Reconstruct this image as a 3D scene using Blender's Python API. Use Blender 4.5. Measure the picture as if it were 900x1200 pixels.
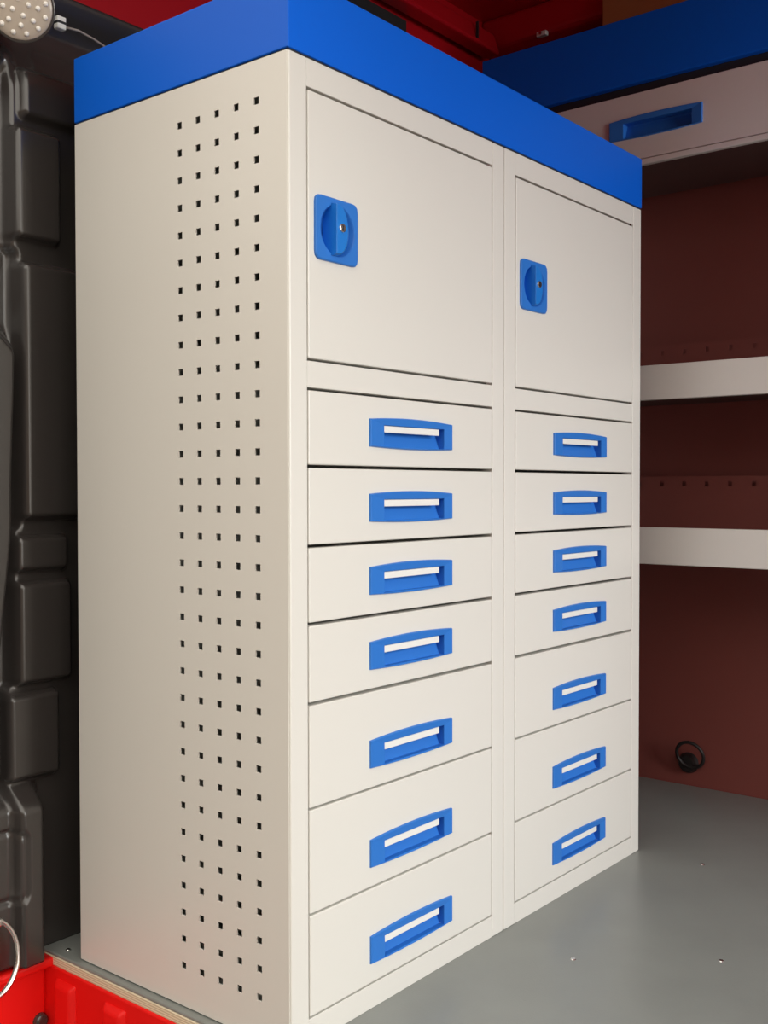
import bpy, bmesh, math
from mathutils import Vector, Matrix

# ------------------------------------------------------------------ camera, light, exposure
S = bpy.context.scene
COL = S.collection
for o in list(bpy.data.objects):
    bpy.data.objects.remove(o)

cam_d = bpy.data.cameras.new('camera')
cam = bpy.data.objects.new('camera', cam_d)
COL.objects.link(cam)
cam_d.sensor_fit = 'HORIZONTAL'
cam_d.sensor_width = 36.0
cam_d.lens = 1253.29 / 900 * 36.0
cam_d.clip_start = 0.02
yaw, pit, rol = 0.6802, -0.0220, -0.0012
F = Vector((math.cos(yaw)*math.cos(pit), math.sin(yaw)*math.cos(pit), math.sin(pit)))
R0 = Vector((math.sin(yaw), -math.cos(yaw), 0))
U0 = R0.cross(F)
R = math.cos(rol)*R0 + math.sin(rol)*U0
U = -math.sin(rol)*R0 + math.cos(rol)*U0
cam.matrix_world = Matrix(((R.x, U.x, -F.x, -0.986), (R.y, U.y, -F.y, -0.9528), (R.z, U.z, -F.z, 0.7338), (0, 0, 0, 1)))
S.camera = cam

w = bpy.data.worlds.new('daylight')
S.world = w
w.use_nodes = True
bg = w.node_tree.nodes['Background']
bg.inputs[0].default_value = (1.0, 0.94, 0.84, 1)
bg.inputs[1].default_value = 2.0

def area(name, loc, rot, sx, sy, power, color):
    l = bpy.data.lights.new(name, 'AREA')
    l.shape = 'RECTANGLE'; l.size = sx; l.size_y = sy; l.energy = power; l.color = color
    o = bpy.data.objects.new(name, l); COL.objects.link(o)
    o.location = loc; o.rotation_euler = rot
    return o
# daylight entering by the open rear doors of the van
rl = area('rear_door_daylight', (0.55, -2.74, 1.15), (math.radians(70), 0, 0), 0.75, 1.3, 13, (0.95, 1.0, 1.0))
rl.data.spread = math.radians(85)

S.view_settings.view_transform = 'Standard'
S.view_settings.look = 'None'
S.view_settings.gamma = 1
S.view_settings.use_curve_mapping = False
S.view_settings.exposure = 0.0

# ------------------------------------------------------------------ materials
def mat(name, col, rough=0.5, metal=0.0, spec=0.5, noise=0.0, nscale=30, bump=0.0, bscale=400, coat=0.0):
    m = bpy.data.materials.new(name); m.use_nodes = True
    nt = m.node_tree; b = nt.nodes['Principled BSDF']
    b.inputs['Base Color'].default_value = (*col, 1)
    b.inputs['Roughness'].default_value = rough
    b.inputs['Metallic'].default_value = metal
    b.inputs['Specular IOR Level'].default_value = spec
    b.inputs['Coat Weight'].default_value = coat
    b.inputs['Coat Roughness'].default_value = 0.15
    tc = nt.nodes.new('ShaderNodeTexCoord')
    if noise:
        n = nt.nodes.new('ShaderNodeTexNoise'); n.inputs['Scale'].default_value = nscale; n.inputs['Detail'].default_value = 6
        nt.links.new(tc.outputs['Object'], n.inputs['Vector'])
        r = nt.nodes.new('ShaderNodeMixRGB'); r.blend_type = 'MIX'
        r.inputs[1].default_value = (*[c*(1-noise) for c in col], 1)
        r.inputs[2].default_value = (*[min(1, c*(1+noise)) for c in col], 1)
        nt.links.new(n.outputs['Fac'], r.inputs[0]); nt.links.new(r.outputs[0], b.inputs['Base Color'])
    if bump:
        n = nt.nodes.new('ShaderNodeTexNoise'); n.inputs['Scale'].default_value = bscale; n.inputs['Detail'].default_value = 2
        nt.links.new(tc.outputs['Object'], n.inputs['Vector'])
        u = nt.nodes.new('ShaderNodeBump'); u.inputs['Strength'].default_value = bump; u.inputs['Distance'].default_value = 0.001
        nt.links.new(n.outputs['Fac'], u.inputs['Height']); nt.links.new(u.outputs[0], b.inputs['Normal'])
    return m

M_WHITE = mat('light_grey_powder_coat', (0.77, 0.75, 0.70), 0.34, noise=0.015, nscale=3, bump=0.05, bscale=900)
M_BLUE = mat('blue_powder_coat', (0.001, 0.130, 0.75), 0.45, spec=0.22, noise=0.02, nscale=3, bump=0.05, bscale=900)
M_PLBLUE = mat('blue_plastic', (0.030, 0.19, 0.64), 0.38, spec=0.35, noise=0.02, nscale=20)
M_KNOB = mat('bright_blue_plastic', (0.012, 0.20, 0.68), 0.35, noise=0.02, nscale=20)
M_STRIP = mat('pale_grip_plastic', (0.86, 0.85, 0.82), 0.4, noise=0.02, nscale=40)
M_CHROME = mat('brushed_steel', (0.75, 0.73, 0.70), 0.22, metal=1.0, noise=0.05, nscale=60)
M_SLOT = mat('dark_slot', (0.02, 0.02, 0.022), 0.6, noise=0.1)
M_BLACK = mat('black_moulded_plastic', (0.040, 0.035, 0.033), 0.23, spec=0.95, noise=0.06, nscale=8, bump=0.10, bscale=700)
M_RED = mat('red_body_paint', (0.50, 0.006, 0.014), 0.35, noise=0.05, nscale=6, coat=0.4)
M_REDP = mat('red_moulded_step', (0.93, 0.008, 0.006), 0.42, noise=0.05, nscale=8, bump=0.05)
M_FLOOR = mat('grey_vinyl_floor', (0.25, 0.265, 0.25), 0.33, noise=0.10, nscale=9, bump=0.12, bscale=300)
M_LINING = mat('red_shaded_lining', (0.26, 0.068, 0.055), 0.6, noise=0.08, nscale=5, bump=0.1, bscale=200)  # red light and deep shade put into the colour of wall and upstands
M_BROWN = mat('ochre_board', (0.55, 0.22, 0.08), 0.6, noise=0.1, nscale=7)
M_GROUND = mat('paved_ground', (0.15, 0.14, 0.125), 0.9, noise=0.12, nscale=4)
M_IRON = mat('blackened_iron', (0.018, 0.014, 0.014), 0.45, noise=0.1)
M_BOX = mat('dark_brown_sheet', (0.11, 0.06, 0.055), 0.55, noise=0.08, nscale=5)  # darkness of the undersides set in the base colour of trays and drawer box
M_LENS = mat('clear_lamp_lens', (0.52, 0.44, 0.36), 0.25, noise=0.06, nscale=120)
M_LED = mat('led_chip', (0.95, 0.90, 0.82), 0.2, noise=0.02)
M_WIRE = mat('grey_cable', (0.35, 0.30, 0.28), 0.5, noise=0.05)

def plywood():
    m = bpy.data.materials.new('plywood_layers'); m.use_nodes = True
    nt = m.node_tree; b = nt.nodes['Principled BSDF']; b.inputs['Roughness'].default_value = 0.7
    tc = nt.nodes.new('ShaderNodeTexCoord'); wv = nt.nodes.new('ShaderNodeTexWave')
    wv.bands_direction = 'Z'; wv.inputs['Scale'].default_value = 90; wv.inputs['Distortion'].default_value = 0.6
    r = nt.nodes.new('ShaderNodeValToRGB')
    r.color_ramp.elements[0].color = (0.62, 0.50, 0.32, 1); r.color_ramp.elements[1].color = (0.88, 0.78, 0.58, 1)
    nt.links.new(tc.outputs['Object'], wv.inputs['Vector']); nt.links.new(wv.outputs['Fac'], r.inputs[0])
    nt.links.new(r.outputs[0], b.inputs['Base Color'])
    return m
M_PLY = plywood()

# ------------------------------------------------------------------ helpers
def link(name, me, m, parent=None, bevel=0.0, seg=2, smooth=False, loc=None):
    o = bpy.data.objects.new(name, me); COL.objects.link(o)
    if m and not me.materials: me.materials.append(m)
    if parent: o.parent = parent
    if loc: o.location = loc
    if bevel:
        b = o.modifiers.new('bevel', 'BEVEL'); b.width = bevel; b.segments = seg
        b.limit_method = 'ANGLE'; b.angle_limit = math.radians(40); b.harden_normals = False
    if smooth:
        for p in me.polygons: p.use_smooth = True
    return o

def mesh(name, verts, faces):
    me = bpy.data.meshes.new(name); me.from_pydata(verts, [], faces); me.validate()
    bm = bmesh.new(); bm.from_mesh(me)
    bmesh.ops.remove_doubles(bm, verts=bm.verts, dist=1e-6)
    bmesh.ops.recalc_face_normals(bm, faces=bm.faces)
    bm.to_mesh(me); bm.free(); me.update()
    return me

def boxmesh(name, x0, x1, y0, y1, z0, z1):
    v = [(x0,y0,z0),(x1,y0,z0),(x1,y1,z0),(x0,y1,z0),(x0,y0,z1),(x1,y0,z1),(x1,y1,z1),(x0,y1,z1)]
    f = [(3,2,1,0),(4,5,6,7),(0,1,5,4),(1,2,6,5),(2,3,7,6),(3,0,4,7)]
    return mesh(name, v, f)

def box(name, m, x0, x1, y0, y1, z0, z1, parent=None, bevel=0.0, seg=2):
    return link(name, boxmesh(name, x0, x1, y0, y1, z0, z1), m, parent, bevel, seg)

def empty(name, loc=(0, 0, 0)):
    o = bpy.data.objects.new(name, None); COL.objects.link(o); o.location = loc
    o.empty_display_size = 0.05
    return o

def tag(o, label, cat, group=None):
    o['label'] = label; o['category'] = cat
    if group: o['group'] = group
    return o

def struct(o):
    o['kind'] = 'structure'
    return o

def plate(name, us, vs, holes, t, place):
    """sheet of thickness t over the grid us x vs with the cells in holes cut right through"""
    nu, nv = len(us), len(vs)
    verts, faces = [], []
    for d in (0, t):
        for v in vs:
            for u in us: verts.append(place(u, v, d))
    ix = lambda i, j, k: k*nu*nv + j*nu + i
    solid = lambda i, j: 0 <= i < nu-1 and 0 <= j < nv-1 and (i, j) not in holes
    for j in range(nv-1):
        for i in range(nu-1):
            if not solid(i, j): continue
            faces.append((ix(i,j,0), ix(i+1,j,0), ix(i+1,j+1,0), ix(i,j+1,0)))
            faces.append((ix(i,j,1), ix(i,j+1,1), ix(i+1,j+1,1), ix(i+1,j,1)))
            if not solid(i, j-1): faces.append((ix(i,j,0), ix(i,j,1), ix(i+1,j,1), ix(i+1,j,0)))
            if not solid(i, j+1): faces.append((ix(i,j+1,0), ix(i+1,j+1,0), ix(i+1,j+1,1), ix(i,j+1,1)))
            if not solid(i-1, j): faces.append((ix(i,j,0), ix(i,j+1,0), ix(i,j+1,1), ix(i,j,1)))
            if not solid(i+1, j): faces.append((ix(i+1,j,0), ix(i+1,j,1), ix(i+1,j+1,1), ix(i+1,j+1,0)))
    return mesh(name, verts, faces)

def cyl(name, r0, r1, h, n=24, cap=True, axis='Y'):
    """frustum from 0 to -h along the axis (y by default, towards the viewer of a front)"""
    v, f = [], []
    for k, (r, d) in enumerate(((r0, 0), (r1, h))):
        for i in range(n):
            a = 2*math.pi*i/n
            p = (r*math.cos(a), -d, r*math.sin(a))
            if axis == 'X': p = (-d, r*math.cos(a), r*math.sin(a))
            if axis == 'Z': p = (r*math.cos(a), r*math.sin(a), d)
            v.append(p)
    for i in range(n): f.append((i, (i+1) % n, n+(i+1) % n, n+i))
    if cap: f.append(tuple(range(n))); f.append(tuple(range(2*n-1, n-1, -1)))
    return mesh(name, v, f)

def tube(name, pts, r, n=8, closed=False):
    v, f = [], []
    P = [Vector(p) for p in pts]; m = len(P)
    up = Vector((0.13, 0.31, 0.94)).normalized()
    for i in range(m):
        a = P[(i-1) % m] if closed or i else P[0]; b = P[(i+1) % m] if closed or i < m-1 else P[-1]
        t = (b-a).normalized(); s = t.cross(up).normalized(); q = t.cross(s).normalized()
        for k in range(n):
            an = 2*math.pi*k/n
            v.append(P[i] + s*r*math.cos(an) + q*r*math.sin(an))
    for i in range(m if closed else m-1):
        for k in range(n):
            j = (i+1) % m
            f.append((i*n+k, i*n+(k+1) % n, j*n+(k+1) % n, j*n+k))
    if not closed: f.append(tuple(range(n))); f.append(tuple(range((m-1)*n, m*n)))
    return mesh(name, [tuple(p) for p in v], f)

def frange(a, b, n): return [a + (b-a)*i/(n-1) for i in range(n)]
def sstep(a, b, x):
    t = min(1.0, max(0.0, (x-a)/(b-a))); return t*t*(3-2*t)

# ------------------------------------------------------------------ the van (setting)
FLX, WX, FY, CZ = -0.012, 1.530, 0.62, 1.95
fl = struct(box('floor', M_FLOOR, FLX, WX, -2.75, 0.60, -0.005, 0.0, bevel=0.002))
box('plywood_edge', M_PLY, FLX-0.001, WX, -2.75, 0.548, -0.019, -0.005, fl, bevel=0.001)
scr = cyl('floor_screw', 0.0045, 0.0035, 0.0012, 12, axis='Z')
for x, y in ((0.483, -0.143), (0.621, -0.325), (1.013, -0.133), (0.009, 0.500), (0.75, -0.60), (0.30, -0.62)):
    link('floor_screw', scr, M_CHROME, fl, loc=(x, y, 0.0))

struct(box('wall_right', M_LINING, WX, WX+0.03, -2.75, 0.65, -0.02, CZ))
struct(box('wall_front', M_RED, -0.05, WX, FY, FY+0.03, -0.02, CZ))
ce = struct(box('ceiling', M_RED, -0.10, WX+0.03, -2.75, 0.65, CZ, CZ+0.03))
# pressed roof rails: front header, side cant rail, roof bow
hd = struct(link('trim_1', plate('front_header', [-0.05, 1.249, 1.254, 1.36], [1.845, 1.905], set(), 0.05, lambda u, v, d: (u, FY-0.045+d-(0.02 if v < 1.87 else 0), v)), M_RED, bevel=0.010, seg=3))
box('joint_seam', M_SLOT, 1.2495, 1.2535, FY-0.0668, FY-0.060, 1.856, 1.896, hd)
box('dark_slot', M_SLOT, 0.62, 1.04, FY-0.004, FY, 1.79, 1.842, hd)
struct(link('trim_2', mesh('cant_rail', [(1.36, -2.75, 1.95), (1.36, 0.62, 1.95), (1.375, 0.62, 1.875), (1.375, -2.75, 1.875), (1.53, 0.62, 1.80), (1.53, -2.75, 1.80), (1.53, 0.62, 1.95), (1.53, -2.75, 1.95)],
       [(0, 1, 2, 3), (3, 2, 4, 5), (5, 4, 6, 7), (7, 6, 1, 0), (0, 3, 5, 7), (1, 6, 4, 2)]), M_RED, bevel=0.012, seg=3))
for i, y in enumerate((0.10, -0.75, -1.6)):
    struct(box('trim_%d' % (3+i), M_RED, -0.10, 1.36, y-0.045, y+0.045, CZ-0.035, CZ, bevel=0.012, seg=3))
box('board_lining', M_BROWN, 1.352, 1.362, -0.62, 0.265, 1.765, 1.935, ce, bevel=0.002)
# side wall around the sliding door opening
wl = struct(box('wall_left', M_RED, -0.10, -0.02, -2.75, -0.72, -0.30, CZ, bevel=0.02, seg=3))
struct(box('trim_6', M_RED, -0.10, -0.02, -0.72, 0.75, 1.60, CZ, bevel=0.015, seg=3))
struct(box('trim_7', M_RED, -0.42, -0.30, 0.60, 0.72, -0.45, CZ, bevel=0.02, seg=3))
struct(box('wall_rear', M_RED, 0.95, WX+0.03, -2.78, -2.75, -0.02, CZ+0.03))
M_BLOCKER = mat('brown_blocker_wall', (0.22, 0.15, 0.11), 0.9, noise=0.2, nscale=3)
struct(box('wall_sky_blocker', M_BLOCKER, -5.0, -4.6, -8, 8, -0.55, 2.2))  # unseen wall added to block low sky light from the rack
struct(box('ground', M_GROUND, -9, 9, -9, 9, -0.62, -0.55))

# step well of the sliding door
sw = struct(box('trim_8', M_BLACK, -0.36, -0.016, -0.72, 0.60, -0.30, -0.27, bevel=0.006))
box('riser', M_REDP, -0.016, 0.02, -0.72, 0.545, -0.28, -0.019, sw, bevel=0.003)
box('end_wall', M_REDP, -0.36, -0.016, 0.522, 0.60, -0.28, -0.012, sw, bevel=0.008, seg=3)
box('end_ledge', M_REDP, -0.36, -0.010, 0.508, 0.60, -0.022, -0.006, sw, bevel=0.005, seg=3)
def rib(u0, u1, top, bot, d):
    o = d; i = 0.010
    return mesh('rib', [(0,u0,bot),(0,u1,bot),(0,u1,top),(0,u0,top),(-o,u0+i,bot),(-o,u1-i,bot),(-o,u1-i,top-i),(-o,u0+i,top-i)],
                [(0,1,5,4),(1,2,6,5),(2,3,7,6),(3,0,4,7),(4,5,6,7),(0,3,2,1)])
rm = rib(-0.028, 0.028, -0.032, -0.27, 0.010)
for k in range(9):
    link('rib', rm, M_REDP, sw, bevel=0.004, seg=3, loc=(-0.0155, 0.470 - 0.124*k, 0))
link('body_plug', cyl('body_plug', 0.014, 0.010, 0.010, 20), M_BLACK, sw, bevel=0.003, loc=(-0.029, 0.523, -0.106))

# ------------------------------------------------------------------ black moulded bulkhead trim
def rr(x, z, x0, x1, z0, z1, r, s):
    """soft rounded rectangle: 1 inside, 0 outside, shoulder width s"""
    cx, cz = (x0+x1)/2, (z0+z1)/2; hx, hz = (x1-x0)/2-r, (z1-z0)/2-r
    dx, dz = abs(x-cx)-hx, abs(z-cz)-hz
    d = math.hypot(max(dx, 0), max(dz, 0)) + min(max(dx, dz), 0) - r
    return 1 - sstep(-s, 0, d)
def trim_h(x, z):
    if x > 0.14: return 0.012 + 0.035*sstep(1.46, 1.52, z)
    h = 0.012
    # vertical column next to the cabinet, its left shoulder rolls off into a channel
    edge = -0.052 + 0.010*(1-sstep(1.098, 1.112, z)) - 0.012*(1-sstep(0.664, 0.674, z)) - 0.018*(1-sstep(0.415, 0.430, z))
    col = sstep(edge-0.012, edge+0.002, x)*(1-sstep(1.37, 1.45, z - 0.55*min(0, x+0.01)))
    h += 0.022*col
    for x0, x1, z0, z1, d in ((-0.060, 0.030, 1.118, 1.298, 0.018), (-0.050, 0.062, 0.683, 1.090, 0.020), (-0.062, 0.040, 0.601, 0.664, 0.015),
                              (-0.062, 0.044, 0.424, 0.592, 0.018), (-0.080, 0.020, 0.275, 0.418, 0.018), (-0.045, 0.090, 1.308, 1.392, 0.016)):
        h += d*rr(x, z, x0, x1, z0, z1, 0.012, 0.010)
    # big rounded swelling on the left
    be = -0.047 - 0.008*(1-sstep(0.70, 0.97, z)) - 0.022*(1-sstep(0.45, 0.70, z))
    top = 0.985 + 0.9*max(0, -0.052-x)
    h += 0.045*(1-sstep(be-0.020, be, x))*(1-sstep(top-0.06, top, z))*sstep(0.26, 0.30, z)
    # foot block with a framed panel
    h += 0.048*(1-sstep(0.235, 0.285, z))*(1-sstep(-0.040, -0.018, x))
    h -= 0.008*rr(x, z, -0.30, -0.060, 0.095, 0.215, 0.02, 0.008)
    h += 0.006*rr(x, z, -0.296, -0.064, 0.099, 0.211, 0.018, 0.010)
    # cove under the roof
    h += 0.030*(1-sstep(-0.10, -0.03, x))*rr(x, z, -0.6, -0.02, 1.375, 1.435, 0.02, 0.03)
    h += 0.035*sstep(1.46, 1.52, z)
    # far left swells towards the door post
    h += 0.03*(1-sstep(-0.22, -0.12, x))
    return h
xs = frange(-0.36, 0.14, 150) + [0.2, 0.5, 0.9, 1.2, 1.5]
zs = frange(0.0, 1.52, 400)
nx, nz = len(xs), len(zs)
vv = [(x, 0.575-trim_h(x, z), z) for z in zs for x in xs]
ff = [(j*nx+i, j*nx+i+1, (j+1)*nx+i+1, (j+1)*nx+i) for j in range(nz-1) for i in range(nx-1)]
n0 = len(vv)
rim = [i for i in range(nx)] + [j*nx+nx-1 for j in range(1, nz)] + [(nz-1)*nx+i for i in range(nx-2, -1, -1)] + [j*nx for j in range(nz-2, 0, -1)]
vv += [(vv[i][0], 0.612, vv[i][2]) for i in rim]
k = len(rim)
ff += [(rim[i], n0+i, n0+(i+1) % k, rim[(i+1) % k]) for i in range(k)]
ff.append(tuple(n0+i for i in range(k)))
tr = link('bulkhead_trim', mesh('bulkhead_trim', vv, ff), M_BLACK)
for p in tr.data.polygons: p.use_smooth = len(p.vertices) == 4 and abs(p.normal.y) > 0.05
tag(tr, 'black moulded plastic bulkhead trim with raised pads beside the cabinet', 'wall trim')

# ------------------------------------------------------------------ drawer cabinets
W, D, H = 1.0115, 0.4533, 1.2905
MW = W/2
PO = 0.0344                       # front post width
ZB = [0.8642, 0.7628, 0.6581, 0.5558, 0.4508, 0.3124, 0.1723, 0.0358]

# perforated side sheet, 5 x 32 square holes on a 38 mm pitch
hs = 0.0047
us, vs = [0.003], [0.002]
for i in range(5):
    c = 0.0578+0.038*i; us += [c-hs, c+hs]
us += [D]
for j in range(32):
    c = 0.060+0.038*j; vs += [c-hs, c+hs]
vs += [H]
holes = {(1+2*i, 1+2*j) for i in range(5) for j in range(32)}
SIDE = plate('side_panel', us, vs, holes, 0.0018, lambda u, v, d: (d, u, v))
SIDE_PLAIN = plate('side_panel', [0.003, D], [0.002, H], set(), 0.0018, lambda u, v, d: (MW-0.0003-0.0018+d, u, v))

# drawer handle: arched blue bezel with a scooped pocket and a pale grip strip
HW, HH, HB = 0.0985, 0.0197, 0.0042
def handle_outline(n=16):
    top = [(-HW+2*HW*i/n, HH+HB*0.9*(1-(2*i/n-1)**2)) for i in range(n+1)]
    bot = [(HW-2*HW*i/n, -HH-HB*0.6*(1-(2*i/n-1)**2)) for i in range(n+1)]
    return top+bot
def handle_inner(n=16):
    x0, x1, z0, z1 = -0.0675, 0.0770, -0.0185, 0.0115
    top = [(x0+(x1-x0)*i/n, z1) for i in range(n+1)]
    bot = [(x1-(x1-x0)*i/n, z0) for i in range(n+1)]
    return top+bot
def bezel_mesh():
    o, q = handle_outline(), handle_inner(); n = len(o)
    v = [(x, 0.001, z) for x, z in o] + [(x*0.995, -0.0025, z*0.97) for x, z in o] + [(x*0.98, -0.0038, z*0.93) for x, z in o] + [(x, -0.0022, z) for x, z in q] + [(x, 0.004, z) for x, z in q]
    f = []
    for r in range(4):
        for i in range(n): f.append((r*n+i, r*n+(i+1) % n, (r+1)*n+(i+1) % n, (r+1)*n+i))
    return mesh('handle_bezel', v, f)
def pocket_mesh():
    x0, x1, z0, z1 = -0.0676, 0.0771, -0.0186, 0.0116
    v = [(x0,0.003,z0),(x1,0.003,z0),(x1,0.003,z1),(x0,0.003,z1),(x0,0.007,z0),(x1,0.007,z0),(x1,0.017,z1-0.004),(x0,0.017,z1-0.004),(x0,0.017,z1),(x1,0.017,z1)]
    f = [(0,1,5,4),(4,5,6,7),(7,6,9,8),(8,9,2,3),(0,4,7,8,3),(1,2,9,6,5)]
    return mesh('handle_pocket', v, f)
BEZEL, POCKET = bezel_mesh(), pocket_mesh()
STRIP = boxmesh('grip_strip', -0.0672, 0.0655, -0.0016, 0.0055, 0.0012, 0.0108)
for me in (BEZEL,): me.materials.append(M_PLBLUE)
POCKET.materials.append(M_PLBLUE); STRIP.materials.append(M_STRIP)

# lock: rounded plate, round dish, upright grip with a steel lock cylinder
def plate_lock():
    n = 64; hw, r = 0.0425, 0.009
    def sq(a):
        c, s = math.cos(a), math.sin(a)
        k = hw/max(abs(c), abs(s)); x, z = c*k, s*k
        lim = hw-r
        if abs(x) > lim and abs(z) > lim:
            cx, cz = math.copysign(lim, x), math.copysign(lim, z)
            b = c*cx+s*cz; t = b+math.sqrt(max(0, b*b-(cx*cx+cz*cz-r*r))); x, z = c*t, s*t
        return x, z
    v, f = [], []
    A = [2*math.pi*(i+0.5)/n for i in range(n)]
    for y, sc in ((0.001, 1.0), (-0.0030, 0.995), (-0.0042, 0.965)):
        for a in A:
            x, z = sq(a); v.append((x*sc, y, z*sc))
    for rad, y in ((0.0345, -0.0042), (0.0335, -0.003), (0.030, 0.004), (0.023, 0.010), (0.012, 0.013)):
        for a in A: v.append((rad*math.cos(a), y, rad*math.sin(a)))
    nr = 8
    for q in range(nr-1):
        for i in range(n): f.append((q*n+i, q*n+(i+1) % n, (q+1)*n+(i+1) % n, (q+1)*n+i))
    f.append(tuple((nr-1)*n+i for i in range(n)))
    return mesh('lock_plate', v, f)
def knob_mesh():
    prof = []
    for i in range(25):                       # straight left side, bowed right side, pointed ends
        a = -math.pi/2+math.pi*i/24
        prof.append((-0.013+0.033*max(0.0, math.cos(a))**0.75, 0.0345*math.sin(a)))
    n = len(prof)
    v = [(x, 0.012, z) for x, z in prof] + [(x, -0.0060, z) for x, z in prof] + [(-0.0125+(x+0.013)*0.68, -0.0135, z*0.94) for x, z in prof]
    f = []
    for q in range(2):
        for i in range(n): f.append((q*n+i, q*n+(i+1) % n, (q+1)*n+(i+1) % n, (q+1)*n+i))
    f += [tuple(range(n)), tuple(range(3*n-1, 2*n-1, -1))]
    return mesh('grip_knob', v, f)
LOCK, KNOB = plate_lock(), knob_mesh()
CYL = cyl('lock_cylinder', 0.0062, 0.0055, 0.003, 24); KEY = boxmesh('key_slot', -0.0008, 0.0008, -0.0006, 0.0002, -0.0035, 0.0035)

def front_plate(name, x0, x1, z0, z1, hx0, hx1, hz0, hz1):
    return plate(name, [x0, hx0, hx1, x1], [z0, hz0, hz1, z1], {(1, 1)}, 0.018, lambda u, v, d: (u, d, v))

def cabinet(x_off, perforated, label, cache={}):
    c = empty('drawer_cabinet', (x_off, 0, 0))
    tag(c, label, 'cabinet', 'drawer cabinets under the blue top')
    e = 0.0008
    if not cache:
        g = 0.0018
        cache['post'] = boxmesh('post', e, PO, 0.0, 0.024, 0.0, H)
        cache['post2'] = boxmesh('post', MW-PO, MW-e, 0.0, 0.024, 0.0, H)
        cache['rails'] = [boxmesh('rail', PO, MW-PO, 0.0008, 0.022, a, b) for a, b in ((0.0, ZB[7]-0.0015), (ZB[0]+0.0015, 0.9018-0.0015), (1.2523+0.0015, H))]
        cache['plain_l'] = plate('side_panel', [0.003, D], [0.002, H], set(), 0.0018, lambda u, v, d: (e+d, u, v))
        cache['back'] = boxmesh('back_panel', 0.002, MW-0.002, D-0.002, D, 0.002, H)
        cache['top'] = boxmesh('top_panel', 0.002, MW-0.002, 0.022, D-0.002, H-0.002, H)
        cache['bottom'] = boxmesh('bottom_panel', 0.002, MW-0.002, 0.022, D-0.002, 0.020, 0.022)
        cache['drawers'] = []
        hcx = MW/2+0.0045
        for i in range(7):
            zt, zb = ZB[i], ZB[i+1]
            gt = 0.0022 if i < 5 else 0.0016
            gb = 0.0022 if i < 4 else 0.0014
            hz = zb+0.0489
            cache['drawers'].append((front_plate('drawer', PO+g, MW-PO-g, zb+gb, zt-gt, hcx-0.0680, hcx+0.0775, hz-0.019, hz+0.012), hcx, hz))
        cache['door'] = front_plate('door', PO+g, MW-PO-g, 0.9018+0.0018, 1.2523-0.0022, 0.0895-0.036, 0.0895+0.036, 1.0768-0.036, 1.0768+0.036)
    link('side_panel', SIDE if perforated else cache['plain_l'], M_WHITE, c)
    link('side_panel', SIDE_PLAIN, M_WHITE, c)
    link('post', cache['post'], M_WHITE, c, bevel=0.0022, seg=3)
    link('post', cache['post2'], M_WHITE, c, bevel=0.0022, seg=3)
    for r in cache['rails']: link('rail', r, M_WHITE, c, bevel=0.0006, seg=1)
    link('back_panel', cache['back'], M_WHITE, c); link('top_panel', cache['top'], M_WHITE, c); link('bottom_panel', cache['bottom'], M_WHITE, c)
    for me, hx, hz in cache['drawers']:
        d = link('drawer', me, M_WHITE, c, bevel=0.0016, seg=2)
        link('handle_bezel', BEZEL, M_PLBLUE, d, loc=(hx, 0, hz))
        link('handle_pocket', POCKET, M_PLBLUE, d, loc=(hx, 0, hz))
        link('grip_strip', STRIP, M_STRIP, d, bevel=0.0008, loc=(hx, 0, hz))
    d = link('door', cache['door'], M_WHITE, c, bevel=0.0016, seg=2)
    lx, lz = 0.0895, 1.0768
    link('lock_plate', LOCK, M_PLBLUE, d, loc=(lx, 0, lz))
    link('grip_knob', KNOB, M_KNOB, d, bevel=0.0015, loc=(lx, 0, lz))
    link('lock_cylinder', CYL, M_CHROME, d, bevel=0.0006, loc=(lx-0.002, -0.0128, lz+0.002))
    link('key_slot', KEY, M_SLOT, d, loc=(lx-0.002, -0.0158, lz+0.002))
    pin = boxmesh('hinge_pin', -0.004, 0.004, 0.0, 0.010, -0.0018, 0.0018)
    for z in (0.9026, 1.2515): link('hinge_pin', pin, M_CHROME, d, loc=(MW-PO-0.012, 0.001, z))
    return c
cabinet(0.0, True, 'nearer off-white cabinet unit with perforated side, one door and seven drawers')
cabinet(MW, False, 'farther off-white cabinet unit with one door and seven drawers, next to grey floor')

cap = link('top_cap', boxmesh('top_cap', -0.0008, W+0.0008, -0.0008, D+0.0005, H+0.0026, 1.391), M_BLUE, bevel=0.0016, seg=3)
tag(cap, 'blue metal cap running across the top of both cabinets', 'cabinet top')
box('shadow_gap', M_SLOT, 0.002, W-0.002, 0.002, D-0.002, H, H+0.0026, cap)

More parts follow.
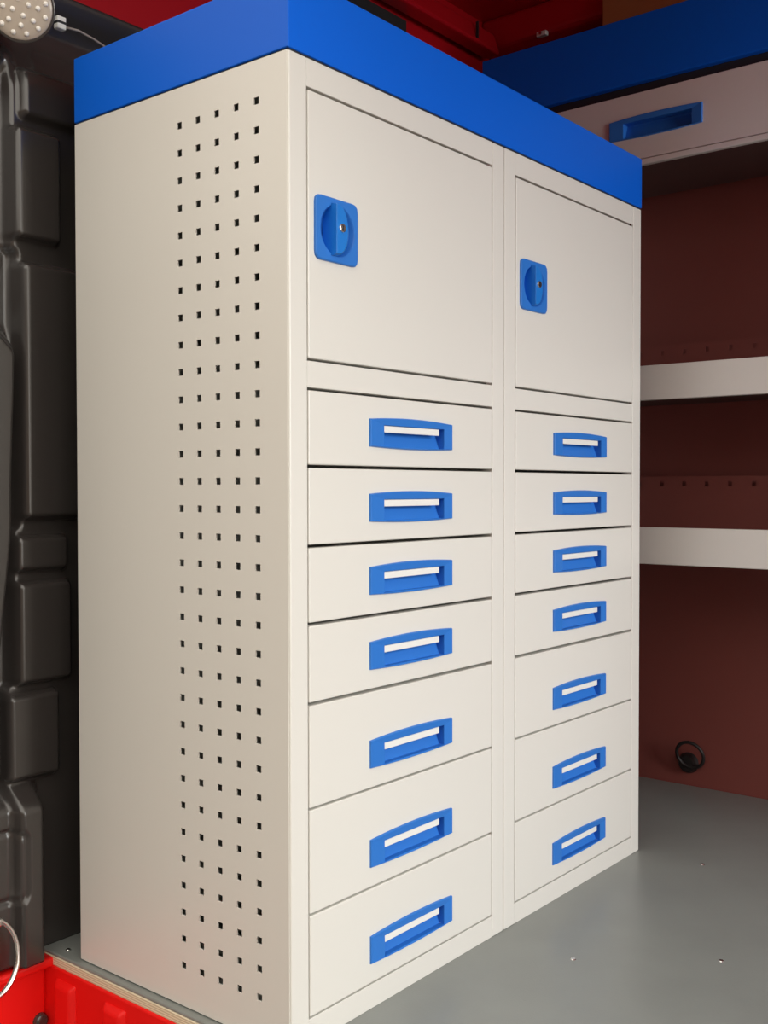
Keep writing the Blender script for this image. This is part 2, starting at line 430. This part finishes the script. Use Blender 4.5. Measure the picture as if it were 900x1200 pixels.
# ------------------------------------------------------------------ racking on the far side wall
RX = 1.15
RY0, RY1 = -1.05, 0.470
rk = empty('wall_rack', (RX, 0, 0))
tag(rk, 'tall off-white wall rack with shelves and drawer behind the cabinet', 'rack')
def rbox(name, m, x0, x1, y0, y1, z0, z1, parent=rk, bevel=0.0015):
    return box(name, m, x0-RX, x1-RX, y0, y1, z0, z1, parent, bevel)
for y in (RY0, RY1-0.002): rbox('end_panel', M_WHITE, RX+0.004, WX-0.012, y, y+0.002, 0.36, 1.585)
def shelf(zl, zt):
    s = rbox('shelf_lip', M_WHITE, RX, RX+0.016, RY0, RY1, zl, zt)
    rbox('shelf_tray', M_BOX, RX+0.016, WX-0.05, RY0+0.003, RY1-0.003, zl+0.014, zl+0.018, s, 0.0)
    us, vs = [RY0+0.003], [zl+0.014]
    hz = 1.062 if zl > 0.8 else 0.744
    ys = sorted(0.162-0.0565*i for i in range(-5, 21))
    for y in ys: us += [y-0.005, y+0.005]
    us += [RY1-0.003]; vs += [hz-0.006, hz+0.006, hz+0.018]
    h = {(1+2*i, 1) for i in range(len(ys))}
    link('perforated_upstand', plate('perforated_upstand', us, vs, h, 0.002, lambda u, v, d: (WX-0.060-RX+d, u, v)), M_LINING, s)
shelf(0.922, 0.996)
shelf(0.571, 0.650)
HYC = 0.036
dr = link('drawer', plate('drawer', [RY0+0.003, HYC-0.083, HYC+0.073, RY1-0.003], [1.438, 1.507-0.0204, 1.507+0.0128, 1.580], {(1, 1)}, 0.018, lambda u, v, d: (d, u, v)), M_WHITE, rk, bevel=0.0015)
rbox('drawer_box', M_BOX, RX+0.030, WX-0.06, RY0+0.01, RY1-0.01, 1.445, 1.570, dr, 0.0)
rbox('bottom_flange', M_WHITE, RX-0.003, RX+0.010, RY0+0.003, RY1-0.003, 1.424, 1.436, dr)
rh = Matrix.Rotation(-math.pi/2, 4, 'Z') @ Matrix.Scale(1.07, 4)
for me, nm, m in ((BEZEL, 'handle_bezel', M_PLBLUE), (POCKET, 'handle_pocket', M_PLBLUE)):
    me2 = me.copy(); me2.transform(rh)
    link(nm, me2, m, dr, loc=(0, HYC, 1.507))
fa = rbox('blue_fascia', M_BLUE, RX-0.006, WX-0.05, RY0, RY1, 1.600, 1.742)
rbox('shadow_gap', M_SLOT, RX+0.01, WX-0.06, RY0+0.003, RY1-0.003, 1.580, 1.600, fa, 0.0)

# lashing ring on the far wall
lr = empty('lashing_ring', (WX, 0.107, 0.062))
tag(lr, 'dark metal lashing ring on the far wall above the floor', 'tie-down ring')
link('cup', cyl('cup', 0.027, 0.020, 0.016, 28, axis='X'), M_IRON, lr, bevel=0.003, loc=(0, 0.008, -0.006))
pts = []
for i in range(32):
    a = 2*math.pi*i/32
    pts.append((-0.016-0.010*(1+math.sin(a)), -0.006+0.034*math.cos(a), 0.020+0.033*math.sin(a)))
link('hoop', tube('hoop', pts, 0.0042, 10, True), M_IRON, lr, smooth=True)

# ------------------------------------------------------------------ small fittings top left and bottom left
lp = empty('interior_lamp', (-0.062, 0.495, 1.458))
tag(lp, 'round interior lamp with small LED dots above the black trim', 'lamp')
nrm = Vector((-0.62, -0.72, -0.30)).normalized()
q = Vector((0, -1, 0)).rotation_difference(nrm)
lp.rotation_mode = 'QUATERNION'; lp.rotation_quaternion = q
link('housing', cyl('housing', 0.046, 0.050, 0.016, 40), M_BLACK, lp, bevel=0.002)
def dome(name, r, h, n=40, rings=6):
    v, f = [], []
    for k in range(rings):
        t = k/rings*math.pi/2
        for i in range(n):
            a = 2*math.pi*i/n; v.append((r*math.cos(t)*math.cos(a), -h*math.sin(t), r*math.cos(t)*math.sin(a)))
    v.append((0, -h, 0))
    for k in range(rings-1):
        for i in range(n): f.append((k*n+i, k*n+(i+1) % n, (k+1)*n+(i+1) % n, (k+1)*n+i))
    for i in range(n): f.append(((rings-1)*n+i, (rings-1)*n+(i+1) % n, len(v)-1))
    f.append(tuple(range(n)))
    return mesh(name, v, f)
le = link('lens', dome('lens', 0.0462, 0.006), M_LENS, lp, smooth=True, loc=(0, -0.0155, 0))
led = dome('led', 0.0040, 0.0034, 10, 3)
for rad, n, ph in ((0.012, 4, 0.4), (0.025, 8, 0.1), (0.037, 12, 0.3)):
    for i in range(n):
        a = 2*math.pi*i/n+ph
        link('led', led, M_LED, le, loc=(rad*math.cos(a), -0.0058*math.sqrt(1-(rad/0.0462)**2), rad*math.sin(a)))
cl = empty('cable_clip', (0.018, 0.522, 1.468))
tag(cl, 'small pale cable clip with a thin wire above the cabinet corner', 'cable clip')
box('clip_body', M_STRIP, -0.008, 0.008, -0.012, 0.0, -0.010, 0.010, cl, 0.002)
box('clip_band', M_SLOT, -0.009, 0.009, -0.013, 0.0, -0.002, 0.002, cl, 0.001)
link('wire', tube('wire', [(0.006, -0.008, -0.004), (0.03, -0.012, -0.003), (0.06, -0.010, -0.006), (0.10, -0.008, -0.014), (0.14, -0.006, -0.03)], 0.0018), M_WIRE, cl, smooth=True)
cb = empty('screw_clip', (-0.012, 0.522, 1.512))
tag(cb, 'small metal screw clip right beside the round lamp', 'clip')
box('tab', M_CHROME, -0.005, 0.005, -0.008, 0.0, -0.010, 0.010, cb, 0.0015)
link('screw', cyl('screw', 0.004, 0.003, 0.003, 12), M_CHROME, cb, loc=(0, -0.008, 0))
cc = empty('roof_clip', (1.372, 0.44, 1.872))
tag(cc, 'small pale clip on the red roof rail above the rack', 'clip')
box('tab', M_STRIP, -0.010, 0.004, -0.014, 0.014, -0.006, 0.006, cc, 0.002)
link('pin', cyl('pin', 0.004, 0.004, 0.006, 10, axis='X'), M_CHROME, cc, loc=(-0.008, 0, 0))

rg = empty('steel_ring', (-0.134, 0.492, 0.052))
tag(rg, 'polished steel ring hanging in front of the red step, bottom left', 'ring')
pts = [(-0.004+0.046*math.cos(2*math.pi*i/36), -0.010+0.010*math.sin(2*math.pi*i/36), -0.012+0.056*math.sin(2*math.pi*i/36)) for i in range(36)]
link('hoop', tube('hoop', pts, 0.0042, 10, True), M_CHROME, rg, smooth=True)
box('bracket', M_CHROME, -0.030, 0.018, -0.010, 0.030, 0.030, 0.042, rg, 0.003)
